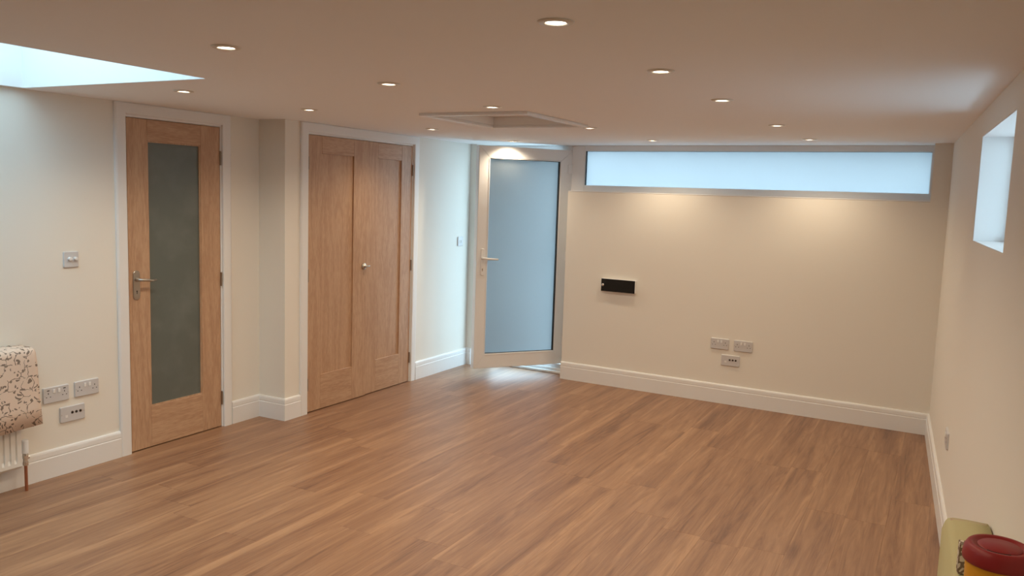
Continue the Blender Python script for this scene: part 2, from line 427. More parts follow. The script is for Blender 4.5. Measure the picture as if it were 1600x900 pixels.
# ------------------------------------------------------------------ skirting boards
SK = [(0, 0.0005), (0.018, 0.0005), (0.018, 0.112), (0.0150, 0.1155), (0.0150, 0.1185), (0.0165, 0.121), (0.0155, 0.144), (0.0125, 0.152), (0.0075, 0.1562), (0, 0.1562)]
def skirt(name, runs, label):
    bm = bmesh.new()
    for r in runs: profile_run(bm, SK, *r)
    return tag(obj(name, bm, 'white'), label, None, None, 'structure')
AO = 0.086                  # leaf edge to architrave outer edge
skirt('baseboard_left', [((XL1, YB), (XL1, D1[0] - AO + 0.002), (1, 0), 0, 0)], 'white skirting board below the sockets')
skirt('baseboard_corner', [((XL1, D1[1] + AO - 0.002), (XL1, YC), (1, 0), 0, -1), ((XL1, YC), (XL2, YC), (0, -1), -1, 1), ((XL2, YC), (XL2, D2[0] - AO + 0.002), (1, 0), 1, 0)],
      'white skirting board wrapping the wall corner between the doors')
yr = yf_at(XL2)
skirt('baseboard_cupboard', [((XL2, D2[2] + AO - 0.002), (XL2, yr), (1, 0), 0, -1), ((XL2, yr), (XR + U_DL * math.cos(ROT_F), YF + U_DL * math.sin(ROT_F)), (T_F, -1), -1, 0)],
      'white skirting board beside the open door')
fx0 = (XR + U_S1 * math.cos(ROT_F), YF + U_S1 * math.sin(ROT_F))
skirt('baseboard_far', [(fx0, (XR, YF), (T_F, -1), 0, -0.91)], 'white skirting board along the far wall')
skirt('baseboard_right', [((XR, YF), (xr_at(YB), YB), (-1, T_R), -0.91, 0)], 'white skirting board along the right wall')

# ------------------------------------------------------------------ door casings
def casing(name, y0, y1, x, label):
    """architrave and lining round leaf edges y0..y1 on a left-hand wall"""
    e = empty(name, (x, 0, 0), ROT_L); tag(e, label, None, None, 'structure')
    g = 0.003; w = 0.070; s = LN - 0.003      # architrave starts a little back from the lining edge
    prof = [(0, 0), (0, 0.014), (0.006, 0.018), (0.060, 0.018), (0.066, 0.015), (w, 0.012), (w, 0)]
    ia, ib, it = y0 - s, y1 + s, DT + 0.003 + s
    it2 = min(it + w, H - 0.001)
    bm = bmesh.new()
    A = []
    for (px, pz, dx, dz) in ((ia, 0.0005, -1, 0), (ia, it, -1, 1), (ib, it, 1, 1), (ib, 0.0005, 1, 0)):
        A.append([bm.verts.new((px + dx * o, -t, min(pz + dz * o, H - 0.001))) for o, t in prof])
    n = len(prof)
    for a, b in zip(A, A[1:]):
        for i in range(n): bm.faces.new((a[i], a[(i + 1) % n], b[(i + 1) % n], b[i]))
    bm.faces.new(A[0]); bm.faces.new(A[-1][::-1]); bmesh.ops.recalc_face_normals(bm, faces=bm.faces)
    obj('architrave', bm, 'white', e)
    bm = bmesh.new()
    box(bm, y0 - LN + 0.0005, y0 - g, 0.0, 0.11, 0.0005, DT + g + LN - 0.0005); box(bm, y1 + g, y1 + LN - 0.0005, 0.0, 0.11, 0.0005, DT + g + LN - 0.0005)
    box(bm, y0 - g, y1 + g, 0.0, 0.11, DT + g, DT + g + LN - 0.0005)
    box(bm, y0 - g, y0 + 0.012, 0.042, 0.07, 0.0005, DT + g); box(bm, y1 - 0.012, y1 + g, 0.042, 0.07, 0.0005, DT + g); box(bm, y0, y1, 0.042, 0.07, DT - 0.012, DT + g)
    obj('door_lining', bm, 'white', e)
    return e
casing('trim_1', D1[0], D1[1], XL1, 'white architrave around the glazed oak door')
casing('trim_2', D2[0], D2[2], XL2, 'white architrave around the double oak doors')

# ------------------------------------------------------------------ oak doors
def leaf(name, x, y0, y1, label, sl, sr, top, bot, glazed=False, hinge='right', swing=0.0):
    """leaf built around its hinge edge; local x runs along the wall, front faces the room"""
    w = y1 - y0; hx = y1 if hinge == 'right' else y0
    e = empty(name, (x, hx, 0), ROT_L + swing); tag(e, label, None, None, 'structure')
    a, b = (-w, 0) if hinge == 'right' else (0, w)
    z0, z1, t, bv = 0.006, DT, 0.035, 0.0012
    o = 0.0
    obj('stile', BX(a, a + sl, o, t, z0, z1, bev=bv), 'oak_v', e); obj('stile', BX(b - sr, b, o, t, z0, z1, bev=bv), 'oak_v', e)
    obj('rail', BX(a + sl, b - sr, o, t, z1 - top, z1, bev=bv), 'oak_h', e); obj('rail', BX(a + sl, b - sr, o, t, z0, z0 + bot, bev=bv), 'oak_h', e)
    if glazed:
        obj('glass_pane', BX(a + sl - 0.004, b - sr + 0.004, 0.014, 0.020, z0 + bot - 0.004, z1 - top + 0.004), 'obscure', e)
        bm = bmesh.new(); q = 0.008
        box(bm, a + sl, a + sl + q, 0.005, 0.0139, z0 + bot, z1 - top); box(bm, b - sr - q, b - sr, 0.005, 0.0139, z0 + bot, z1 - top)
        box(bm, a + sl + q, b - sr - q, 0.005, 0.0139, z0 + bot, z0 + bot + q); box(bm, a + sl + q, b - sr - q, 0.005, 0.0139, z1 - top - q, z1 - top)
        obj('glazing_bead', bm, 'oak_v', e)
    else:
        obj('panel', BX(a + sl - 0.004, b - sr + 0.004, 0.011, 0.024, z0 + bot - 0.004, z1 - top + 0.004), 'oak_v', e)
    s = 1 if hinge == 'right' else -1
    for hz in (0.20, 1.0, 1.79) if glazed else (0.21, 1.0, 1.79):
        bm = bmesh.new(); tube(bm, [(s * 0.0015, -0.005, hz - 0.045), (s * 0.0015, -0.005, hz + 0.045)], 0.0055)
        box(bm, s * 0.0015 - 0.0015, s * 0.0015 + 0.0015, -0.004, 0.03, hz - 0.045, hz + 0.045)
        obj('hinge', bm, 'brass', e, smooth=False)
    return e
d1 = leaf('door_1', XL1, D1[0], D1[1], 'oak door with one tall obscured glass pane', 0.140, 0.155, 0.125, 0.250, True)
dz = D1[1] - D1[0]
hd = obj('handle', rounded_plate(bmesh.new(), 0.046, 0.176, 0.007, 0.022, 3.254 - D1[1], 1.011, 0.0, ch=0.002), 'nickel', d1)
hx = 3.254 - D1[1]
bm = bmesh.new()
lathe(bm, [(0.0, 0.006), (0.012, 0.006), (0.011, 0.018), (0.009, 0.050), (0.0, 0.052)], 16, (hx, 0, 1.045), '-y')
tube(bm, [(hx - 0.006, -0.048, 1.045), (hx + 0.03, -0.052, 1.043), (hx + 0.075, -0.048, 1.037), (hx + 0.108, -0.044, 1.040)], [0.0095, 0.0085, 0.007, 0.006])
obj('lever', bm, 'nickel', hd, smooth=True)
bm = bmesh.new(); lathe(bm, [(0.0, 0.0075), (0.0045, 0.0075), (0.0045, 0.003)], 12, (hx, 0, 0.975), '-y'); box(bm, hx - 0.0022, hx + 0.0022, -0.0074, -0.003, 0.959, 0.974)
obj('keyhole', bm, 'hole', hd)

d2 = leaf('door_2', XL2, D2[0], D2[1] - 0.003, 'oak panelled leaf of the double doors, with the metal handle', 0.140, 0.160, 0.125, 0.255, False, 'left', R(-1.0))
d3 = leaf('door_3', XL2, D2[1] + 0.0015, D2[2], 'oak panelled leaf of the double doors, without a handle', 0.140, 0.147, 0.125, 0.258)
hx = 5.086 - D2[0]
bm = bmesh.new(); lathe(bm, [(0.0, 0.0), (0.026, 0.0), (0.026, 0.006), (0.023, 0.009), (0.011, 0.010), (0.010, 0.026), (0.0, 0.027)], 24, (hx, 0, 1.030), '-y')
hd = obj('handle', bm, 'nickel', d2, smooth=True)
bm = bmesh.new(); tube(bm, [(hx - 0.020, -0.031, 1.029), (hx + 0.010, -0.033, 1.031), (hx + 0.034, -0.031, 1.033)], [0.006, 0.0075, 0.006])
obj('lever', bm, 'nickel', hd, smooth=True)

# ------------------------------------------------------------------ white frame of the outside door and the long window
FD0, FD1 = 0.205, 0.275     # frame depth behind the wall face
fr = empty('trim_3', (XR, YF, 0), ROT_F); tag(fr, 'white plastic frame around the open outside door', None, None, 'structure')
U_M0, U_M1 = FU(-3.050), FU(-2.925)      # mullion between door and window
obj('jamb', BX(U_DL + 0.001, U_DL + 0.062, FD0, FD1, 0.001, H - 0.001, bev=0.004), 'upvc', fr)
obj('mullion', BX(U_M0, U_M1, FD0, FD1, 0.001, H - 0.001, bev=0.004), 'upvc', fr)
obj('head', BX(U_DL + 0.063, U_M0 - 0.001, FD0, FD1, 2.018, H - 0.001, bev=0.004), 'upvc', fr)
bm = bmesh.new(); box(bm, U_DL + 0.063, U_M0 - 0.001, FD0, FD1 + 0.03, 0.001, 0.078, bev=0.004); box(bm, U_DL + 0.063, U_S1 - 0.002, 0.138, FD0 - 0.001, 0.001, 0.022, bev=0.003)
box(bm, U_DL + 0.07, U_M0 - 0.001, FD0 - 0.03, FD0 - 0.001, 0.022, 0.046, bev=0.003)
obj('threshold', bm, 'upvc', fr)

wn = empty('window_1', (XR, YF, 0), ROT_F); tag(wn, 'long shallow frosted window at the top of the far wall', None, None, 'structure')
P0, P1, PZ0, PZ1 = U_M1, FU(-0.172), 1.720, 2.024
obj('window_frame', cells([U_M1 + 0.0005, P0 + 0.006, P1, U_S2 + 0.0 - 0.001], [FD0, FD1], [Z_SILL + 0.001, PZ0, PZ1, H - 0.001],
    lambda x, y, z: not (P0 + 0.006 < x < P1 and PZ0 < z < PZ1)), 'upvc', wn)
bm = bmesh.new(); q = 0.012
box(bm, P0 + 0.006, P1, FD0 - 0.004, FD0 + 0.016, PZ0 - q, PZ0 + 0.002); box(bm, P0 + 0.006, P1, FD0 - 0.004, FD0 + 0.016, PZ1 - 0.002, PZ1 + q)
obj('glazing_bead', bm, 'upvc', wn)
obj('window_pane', BX(P0 + 0.007, P1 - 0.001, FD0 + 0.030, FD0 + 0.036, PZ0 + 0.0005, PZ1 - 0.0005), 'frosted', wn)
bm = bmesh.new()
box(bm, P0 + 0.0065, P0 + 0.011, FD0 + 0.004, FD0 + 0.029, PZ0, PZ1); box(bm, P0 + 0.011, P1, FD0 + 0.024, FD0 + 0.029, PZ1 - 0.004, PZ1)
obj('gasket', bm, 'gasket', wn)
obj('window_sill', BX(U_S1 + 0.002, U_S2 - 0.002, -0.002, FD0 - 0.001, Z_SILL + 0.0005, Z_SILL + 0.008, bev=0.002), 'white', wn)

# ------------------------------------------------------------------ open white outside door
DW, DZ0, DZ1, DTH = 0.900, 0.091, 2.027, 0.068
d4 = empty('door_4', (-3.041, 6.850, 0), R(52.07)); tag(d4, 'white plastic door with a frosted pane, standing open', None, None, 'structure')
GA, GB, GZ0, GZ1 = -0.797, -0.122, 0.218, 1.922
def mitre(bm, x0, x1, z0, z1, X0, X1, Z0, Z1, ya, yb, side):
    q = {'l': [(x0, z0), (X0, Z0), (X0, Z1), (x0, z1)], 'r': [(x1, z0), (x1, z1), (X1, Z1), (X1, Z0)],
         't': [(x0, z1), (X0, Z1), (X1, Z1), (x1, z1)], 'b': [(x0, z0), (x1, z0), (X1, Z0), (X0, Z0)]}[side]
    f = [bm.verts.new((x, ya, z)) for x, z in q]; g = [bm.verts.new((x, yb, z)) for x, z in q]
    bm.faces.new(f); bm.faces.new(g[::-1])
    for i in range(4): bm.faces.new((f[i], g[i], g[(i + 1) % 4], f[(i + 1) % 4]))
    bmesh.ops.recalc_face_normals(bm, faces=bm.faces)
    bmesh.ops.bevel(bm, geom=[e for e in bm.edges if abs(e.verts[0].co.y - ya) < 1e-6 and abs(e.verts[1].co.y - ya) < 1e-6], offset=0.0035, segments=2, affect='EDGES')
    return bm
for s, nm in (('l', 'stile'), ('r', 'stile'), ('t', 'rail'), ('b', 'rail')):
    obj(nm, mitre(bmesh.new(), -DW, 0, DZ0, DZ1, GA - 0.004, GB + 0.004, GZ0 - 0.004, GZ1 + 0.004, 0, DTH, s), 'upvc', d4)
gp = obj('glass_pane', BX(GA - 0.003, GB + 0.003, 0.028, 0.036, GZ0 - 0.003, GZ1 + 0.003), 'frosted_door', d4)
bm = bmesh.new(); q = 0.007
box(bm, GA - 0.0035, GA, 0.016, 0.0279, GZ0, GZ1); box(bm, GB - q, GB + 0.0035, 0.010, 0.0279, GZ0, GZ1)
box(bm, GA, GB - q, 0.018, 0.0279, GZ1 - 0.004, GZ1 + 0.0035); box(bm, GA, GB - q, 0.018, 0.0279, GZ0 - 0.0035, GZ0 + 0.004)
obj('gasket', bm, 'gasket', gp)
bm = bmesh.new()                       # sloped bead round the glass
for s in 'ltb': mitre(bm, GA - 0.014, GB + 0.014, GZ0 - 0.014, GZ1 + 0.014, GA, GB, GZ0, GZ1, -0.003, 0.0155, s)
obj('glazing_bead', bm, 'upvc', gp)
hxx = -0.846
hd = obj('handle', rounded_plate(bmesh.new(), 0.030, 0.235, 0.010, 0.013, hxx, 1.030, 0.0, ch=0.003), 'upvc', d4)
bm = bmesh.new(); lathe(bm, [(0, 0.008), (0.013, 0.008), (0.011, 0.03), (0.010, 0.052), (0, 0.054)], 16, (hxx, 0, 1.062), '-y')
tube(bm, [(hxx - 0.004, -0.047, 1.062), (hxx + 0.03, -0.052, 1.060), (hxx + 0.128, -0.048, 1.054)], [0.010, 0.010, 0.0085]); obj('lever', bm, 'upvc', hd, smooth=True)
bm = bmesh.new(); lathe(bm, [(0, 0.0115), (0.005, 0.0115), (0.005, 0.004)], 12, (hxx, 0, 0.968), '-y'); box(bm, hxx - 0.0025, hxx + 0.0025, -0.0114, -0.004, 0.950, 0.967); obj('keyhole', bm, 'brass', hd)
for hz in (0.30, 1.08, 1.86):
    bm = bmesh.new(); tube(bm, [(0.010, -0.006, hz - 0.05), (0.010, -0.006, hz + 0.05)], 0.010, 12); box(bm, -0.045, 0.002, -0.009, -0.0005, hz - 0.042, hz + 0.042, bev=0.003)
    obj('hinge', bm, 'upvc', d4)

# ------------------------------------------------------------------ right window and skylight
w2e = empty('window_2', (XR, YF, 0), ROT_R); tag(w2e, 'frosted window deep in the right wall', None, None, 'structure')
obj('window_frame', cells([RW0 + 0.001, RW0 + 0.03, RW1 - 0.03, RW1 - 0.001], [0.135, 0.195], [RZ0 + 0.001, RZ0 + 0.03, RZ1 - 0.03, RZ1 - 0.001],
    lambda x, y, z: not (RW0 + 0.03 < x < RW1 - 0.03 and RZ0 + 0.03 < z < RZ1 - 0.03)), 'upvc', w2e)
obj('window_pane', BX(RW0 + 0.027, RW1 - 0.027, 0.155, 0.161, RZ0 + 0.027, RZ1 - 0.027), 'frosted_thin', w2e)
bm = cells([RW0 + 0.0005, RW0 + 0.004, RW1 - 0.004, RW1 - 0.0005], [0.001, 0.134], [RZ0 + 0.0005, RZ0 + 0.004, RZ1 - 0.004, RZ1 - 0.0005],
           lambda x, y, z: not (RW0 + 0.004 < x < RW1 - 0.004 and RZ0 + 0.004 < z < RZ1 - 0.004))
obj('window_reveal', bm, 'shaft', w2e)

w3 = empty('window_3', (0, 0, H), 0); tag(w3, 'skylight in a white shaft in the ceiling', None, None, 'structure')
a, b, c, d = SKY
obj('skylight_shaft', cells([a + 0.0005, a + 0.008, b - 0.008, b - 0.0005], [c + 0.0005, c + 0.008, d - 0.008, d - 0.0005], [0.0005, 0.40],
    lambda x, y, z: not (a + 0.008 < x < b - 0.008 and c + 0.008 < y < d - 0.008)), 'shaft', w3)
obj('window_frame', cells([a - 0.06, a + 0.05, b - 0.05, b + 0.06], [c - 0.06, c + 0.05, d - 0.05, d + 0.06], [0.401, 0.47],
    lambda x, y, z: not (a + 0.05 < x < b - 0.05 and c + 0.05 < y < d - 0.05)), 'upvc', w3)
obj('window_pane', BX(a + 0.045, b - 0.045, c + 0.045, d - 0.045, 0.42, 0.43), 'clear', w3)

tag(obj('added_ground_blocker', BX(1.15, 9, -3, 9, 0.6, 1.05), 'ground'), 'added unseen block of ground, shading the high side window from below', None, None, 'structure')  # unseen bank, added to block low sky light at the side window
tag(obj('ground', BX(-14, 14, 6.96, 22, -0.30, -0.12), 'ground'), 'grey paving outside the open door', None, None, 'structure')

# ------------------------------------------------------------------ ceiling hatch
hc = empty('ceiling_hatch', ((HAT[0] + HAT[1]) / 2, (HAT[2] + HAT[3]) / 2, H), 0)
tag(hc, 'loft access hatch in the ceiling with a raised white frame', 'hatch')
hw, hh = (HAT[1] - HAT[0]) / 2, (HAT[3] - HAT[2]) / 2
TWD, TPR = 0.045, 0.016
for x0, x1, y0, y1 in ((-hw - TWD, hw + TWD, -hh - TWD, -hh), (-hw - TWD, hw + TWD, hh, hh + TWD), (-hw - TWD, -hw, -hh, hh), (hw, hw + TWD, -hh, hh)):
    obj('frame_strip', BX(x0, x1, y0, y1, -TPR, -0.0005, bev=0.002), 'white', hc)
obj('hatch_panel', BX(-hw + 0.003, hw - 0.003, -hh + 0.003, hh - 0.003, 0.055, 0.073, bev=0.002), 'ceiling', hc)
bm = cells([-hw + 0.0005, -hw + 0.006, hw - 0.006, hw - 0.0005], [-hh + 0.0005, -hh + 0.006, hh - 0.006, hh - 0.0005], [0.0, 0.054],
           lambda x, y, z: not (-hw + 0.006 < x < hw - 0.006 and -hh + 0.006 < y < hh - 0.006))
obj('hatch_lining', bm, 'white', hc)

# ------------------------------------------------------------------ downlights
LIGHTS = [(-2.158, 2.017), (-0.956, 2.009), (-3.382, 2.889), (-2.166, 2.92), (-0.953, 2.882), (-3.347, 3.751), (-2.165, 3.817), (-0.953, 3.766),
          (-3.373, 5.074), (-2.145, 5.085), (-0.945, 5.03), (-3.351, 6.284), (-2.087, 6.196), (-0.923, 6.127)]
DL_LABELS = ['lit round downlight beside the long edge of the skylight', 'lit downlight in the row beside the right wall, fifth from the long window',
    'lit round downlight between the skylight and the glazed oak door', 'lit downlight in the middle row, second before the loft hatch',
    'lit downlight in the row beside the right wall, fourth from the long window', 'lit downlight above the wall corner between glazed door and double doors',
    'lit downlight close against the loft hatch, on its skylight side', 'lit downlight in the row beside the right wall, third from the long window',
    'lit round downlight in front of the double oak doors', 'lit downlight just past the loft hatch, towards the long window',
    'lit downlight in the row beside the right wall, second from the long window', 'lit downlight right above the open white door',
    'lit downlight close to the long window, at its open door end', 'lit downlight close to the long window, at its right wall end',
    'lit downlight alongside the near half of the skylight', 'lit downlight in the row beside the right wall, sixth from the long window']
UNSEEN = [(-2.16, 1.10), (-0.955, 1.10)]
bm = lathe(bmesh.new(), [(0.0275, -0.0005), (0.0275, -0.004), (0.031, -0.006), (0.045, -0.005), (0.0495, -0.0015), (0.0495, -0.0005)], 32)
bez_me = bpy.data.meshes.new('bezel'); [setattr(f, 'smooth', True) for f in bm.faces]; bm.to_mesh(bez_me); bm.free(); bez_me.materials.append(M['bezel'])
bm = lathe(bmesh.new(), [(0.0, -0.0035), (0.018, -0.0032), (0.0270, -0.002), (0.0270, -0.0006)], 24)
len_me = bpy.data.meshes.new('lamp_lens'); bm.to_mesh(len_me); bm.free(); len_me.materials.append(M['lens'])
sp = bpy.data.lights.new('lamp_beam', 'SPOT'); sp.energy = LAMP_W; sp.color = LAMP_COL; sp.spot_size = R(150); sp.spot_blend = 0.85; sp.shadow_soft_size = 0.025
for i, (x, y) in enumerate(LIGHTS + UNSEEN):
    e = empty('downlight', (x, y, H)); tag(e, DL_LABELS[i], 'downlight', 'downlights in rows across the ceiling')
    for nm, dat in (('bezel', bez_me), ('lamp_lens', len_me), ('lamp_beam', sp)):
        o = bpy.data.objects.new(nm, dat); COL.objects.link(o); o.parent = e
        if dat is sp: o.location = (0, 0, -0.03)

# ------------------------------------------------------------------ sockets, switches, plates
def wall_thing(name, wall, u, z, label, cat, group=None):
    """wall: 'L1' or 'L2' (u = world y), 'F' (u = world x), 'R' (u = world y)"""
    loc, rz = {'L1': ((XL1, u, z), ROT_L), 'L2': ((XL2, u, z), ROT_L), 'F': ((u, yf_at(u), z), ROT_F), 'R': ((xr_at(u), u, z), ROT_R)}[wall]
    return tag(empty(name, loc, rz), label, cat, group)
def double_socket(wall, u, z, label, usb=False):
    e = wall_thing('wall_socket', wall, u, z, label, 'socket', 'double wall sockets')
    obj('faceplate', rounded_plate(bmesh.new(), 0.147, 0.087, 0.010, 0.006, ch=0.003), 'plastic', e)
    for s in (-1, 1):
        obj('rocker_switch', BX(s * 0.014 - 0.007, s * 0.014 + 0.007, -0.0135, -0.0098, 0.008, 0.030, bev=0.0015), 'white', e)
    bm = bmesh.new()
    for cx in (-0.046, 0.046):
        box(bm, cx - 0.002, cx + 0.002, -0.0104, -0.0095, 0.006, 0.015)
        for s in (-1, 1): box(bm, cx + s * 0.011 - 0.0032, cx + s * 0.011 + 0.0032, -0.0104, -0.0095, -0.011, -0.007)
        if usb: box(bm, cx - 0.007, cx + 0.007, -0.0104, -0.0095, 0.024, 0.029)
    obj('pin_holes', bm, 'hole', e)['kind'] = 'stuff'
    bm = bmesh.new()
    for s in (-1, 1): lathe(bm, [(0, 0.0104), (0.0022, 0.0104), (0.0026, 0.0095)], 10, (s * 0.0655, 0, 0), '-y')
    obj('fixing_screws', bm, 'nickel', e)['kind'] = 'stuff'
    return e
def data_plate(wall, u, z, label):
    e = wall_thing('outlet_plate', wall, u, z, label, 'outlet plate', 'aerial and data plates')
    obj('faceplate', rounded_plate(bmesh.new(), 0.147, 0.087, 0.010, 0.006, ch=0.003), 'plastic', e)
    for cx in (-0.004, 0.020, 0.044):
        bm = lathe(bmesh.new(), [(0.0, 0.0115), (0.0055, 0.0115), (0.0065, 0.0096)], 16, (cx, 0, 0.006), '-y'); p_ = obj('coaxial_port', bm, 'hole', e)
        obj('port_ring', lathe(bmesh.new(), [(0.0066, 0.0096), (0.0066, 0.0122), (0.0078, 0.0122), (0.0082, 0.0096)], 16, (cx, 0, 0.006), '-y'), 'brass', p_)
    obj('telephone_port', BX(-0.046, -0.030, -0.0108, -0.0096, -0.018, -0.004, bev=0.0004), 'white', e)
    bm = bmesh.new()
    for s in (-1, 1): lathe(bm, [(0, 0.0104), (0.0022, 0.0104), (0.0026, 0.0095)], 10, (s * 0.0655, 0, 0), '-y')
    obj('fixing_screws', bm, 'nickel', e)['kind'] = 'stuff'
    return e
double_socket('L1', 2.737, 0.457, 'white double socket with charging slots, nearer the radiator', True)
double_socket('L1', 2.918, 0.459, 'white double socket nearer the glazed door, above the skirting')
data_plate('L1', 2.829, 0.331, 'white plate with three black ports, under the sockets by the radiator')
double_socket('F', -1.565, 0.483, 'white double socket on far wall, nearer the black letter box')
double_socket('F', -1.378, 0.483, 'white double socket on far wall, farther from the black letter box')
data_plate('F', -1.472, 0.356, 'white plate with three black ports, below the far wall sockets')
double_socket('R', 4.72, 0.445, 'white double socket on the right wall, seen nearly edge-on')
e = wall_thing('dimmer_switch', 'L1', 2.845, 1.186, 'white dimmer switch with two round knobs beside the glazed door', 'light switch')
obj('faceplate', rounded_plate(bmesh.new(), 0.087, 0.087, 0.009, 0.006, ch=0.003), 'plastic', e)
for s in (-1, 1):
    obj('knob', lathe(bmesh.new(), [(0.0, 0.024), (0.0075, 0.024), (0.0095, 0.022), (0.0105, 0.009), (0.0105, 0.0085)], 20, (s * 0.017 + 0.004, 0, 0.004), '-y'), 'white', e, smooth=False)
e = wall_thing('light_switch', 'L2', 6.512, 1.174, 'white rocker light switch between the double doors and open door', 'light switch')
obj('faceplate', rounded_plate(bmesh.new(), 0.087, 0.087, 0.009, 0.006, ch=0.003), 'plastic', e)
for s in (-1, 1): obj('rocker_switch', BX(s * 0.013 - 0.008, s * 0.013 + 0.008, -0.0125, -0.0088, -0.013, 0.013, bev=0.0015), 'white', e)

e = wall_thing('letter_box', 'F', -2.456, 0.823, 'black fronted letter box with a silver knob on the far wall', 'letter box')
obj('housing', BX(-0.154, 0.154, -0.030, -0.0005, 0.0, 0.108, bev=0.002), 'white', e)
fp = obj('front_plate', BX(-0.1535, 0.1535, -0.034, -0.0302, 0.0005, 0.1075, bev=0.001), 'black', e)
obj('knob', lathe(bmesh.new(), [(0.0, 0.052), (0.009, 0.051), (0.0125, 0.047), (0.011, 0.040), (0.006, 0.0345), (0.006, 0.0342)], 20, (-0.132, 0, 0.056), '-y'), 'chrome', fp, smooth=True)

# ------------------------------------------------------------------ radiator, valve and draped cloth
RY1 = 2.487; RY0 = 1.60; RXF = XL1 + 0.100
ra = empty('radiator', (XL1, (RY0 + RY1) / 2, 0.130), 0); tag(ra, 'white panel radiator half covered by a floral cloth', 'radiator')
yo = (RY0 + RY1) / 2; zo = 0.130; RH = 0.600
bm = bmesh.new()                       # fluted front panel
n = 27; prof = []
y = RY0 + 0.02; pitch = (RY1 - RY0 - 0.04) / n
for i in range(n):
    for f_, dx in ((0.0, 0.0), (0.22, 0.0), (0.34, -0.009), (0.66, -0.009), (0.78, 0.0)):
        prof.append((y + (i + f_) * pitch, dx))
prof.append((y + n * pitch, 0.0))
prof = [(RY0, -0.010), (RY0 + 0.004, 0.0)] + prof + [(RY1 - 0.004, 0.0), (RY1, -0.010)]
rows = []
for z, flat in ((0.0, None), (0.012, 0.0), (0.030, 0.0), (0.050, 1.0), (RH - 0.050, 1.0), (RH - 0.030, 0.0), (RH - 0.012, 0.0), (RH, None)):
    rows.append([bm.verts.new((RXF - XL1 + (-0.010 if flat is None else dx if i in (0, 1, len(prof) - 1, len(prof) - 2) else dx * flat), yy - yo, z)) for i, (yy, dx) in enumerate(prof)])
for r0, r1 in zip(rows, rows[1:]):
    for i in range(len(prof) - 1): bm.faces.new((r0[i], r0[i + 1], r1[i + 1], r1[i]))
obj('front_panel', bm, 'radiator', ra)
obj('back_panel', BX(0.030, 0.042, RY0 - yo, RY1 - yo, 0.0, RH, bev=0.003), 'radiator', ra)
bm = bmesh.new()
for i in range(40):
    yy = RY0 + 0.03 + i * (RY1 - RY0 - 0.06) / 39 - yo; box(bm, 0.0425, 0.0885, yy - 0.0008, yy + 0.0008, 0.03, RH - 0.03)
obj('convector_fins', bm, 'radiator', ra)
bm = bmesh.new(); box(bm, 0.028, 0.098, RY0 - yo, RY1 - yo, RH + 0.0005, RH + 0.010, bev=0.003)
obj('top_grille', bm, 'radiator', ra)
for yy in (RY0 + 0.12, RY1 - 0.12): obj('wall_bracket', BX(0.0005, 0.0295, yy - yo - 0.02, yy - yo + 0.02, 0.08, RH - 0.08), 'radiator', ra)
va = empty('valve', (0.090, 2.507 - yo, -zo)); va.parent = ra
obj('copper_pipe', tube(bmesh.new(), [(0, 0, 0.001), (0, 0, 0.150)], 0.0078, 14), 'copper', va, smooth=False)
obj('valve_body', lathe(lathe(bmesh.new(), [(0, 0.138), (0.0135, 0.138), (0.0135, 0.156), (0.011, 0.158), (0.011, 0.172), (0.0145, 0.174), (0.0145, 0.192), (0.012, 0.202), (0, 0.202)], 16),
    [(0, -0.016), (0.010, -0.016), (0.010, -0.006), (0.006, -0.006)], 12, (0, -0.0, 0.178), '-y') , 'chrome', va)
obj('valve_cap', lathe(bmesh.new(), [(0, 0.2025), (0.0155, 0.2025), (0.0165, 0.208), (0.0158, 0.268), (0.0135, 0.273), (0, 0.274)], 20), 'white', va, smooth=False)

bm = bmesh.new(); uvl = bm.loops.layers.uv.new('UVMap')
NY = 56; rr = random.Random(7)
path = [(0.012, 0.752), (0.040, 0.749), (0.070, 0.750), (0.096, 0.749), (0.110, 0.741), (0.116, 0.722), (0.119, 0.68), (0.122, 0.60), (0.126, 0.52), (0.131, 0.44), (0.137, 0.345)]
arc = [0]
for p_, q_ in zip(path, path[1:]): arc.append(arc[-1] + math.hypot(q_[0] - p_[0], q_[1] - p_[1]))
G = []
for j, (px, pz) in enumerate(path):
    row = []; v = j / (len(path) - 1)
    for i in range(NY + 1):
        s = i / NY; yy = 1.68 + s * (2.548 + 0.030 * v - 1.68)
        hang = max(0, (j - 4) / (len(path) - 5))
        wav = 0.005 * math.sin(yy * 19 + 0.4) * hang + 0.003 * math.sin(yy * 43) * hang
        top = (0.006 * math.sin(yy * 70) + 0.004 * math.sin(yy * 113 + 1)) if j < 3 else 0.002 * math.sin(yy * 70)
        dz = abs(top) if j < 5 else -0.004 * math.sin(yy * 9) * hang
        over = max(0, yy - RY1 - 0.02)
        row.append((bm.verts.new((px + wav, yy - yo, pz + dz - (over * 0.02 if j < 5 else 0))), (yy, arc[j])))
    G.append(row)
for j in range(len(G) - 1):
    for i in range(NY):
        q = (G[j][i], G[j][i + 1], G[j + 1][i + 1], G[j + 1][i]); f = bm.faces.new([v for v, _ in q]); f.smooth = True
        for lp, (_, uv) in zip(f.loops, q): lp[uvl].uv = uv
bmesh.ops.recalc_face_normals(bm, faces=bm.faces)
cl = obj('draped_cloth', bm, 'floral', None, loc=(XL1, yo, 0.0))
so = cl.modifiers.new('thickness', 'SOLIDIFY'); so.thickness = 0.0025; so.offset = 1
tag(cl, 'pale pink cloth printed with brown sprigs, draped over the radiator', 'cloth')

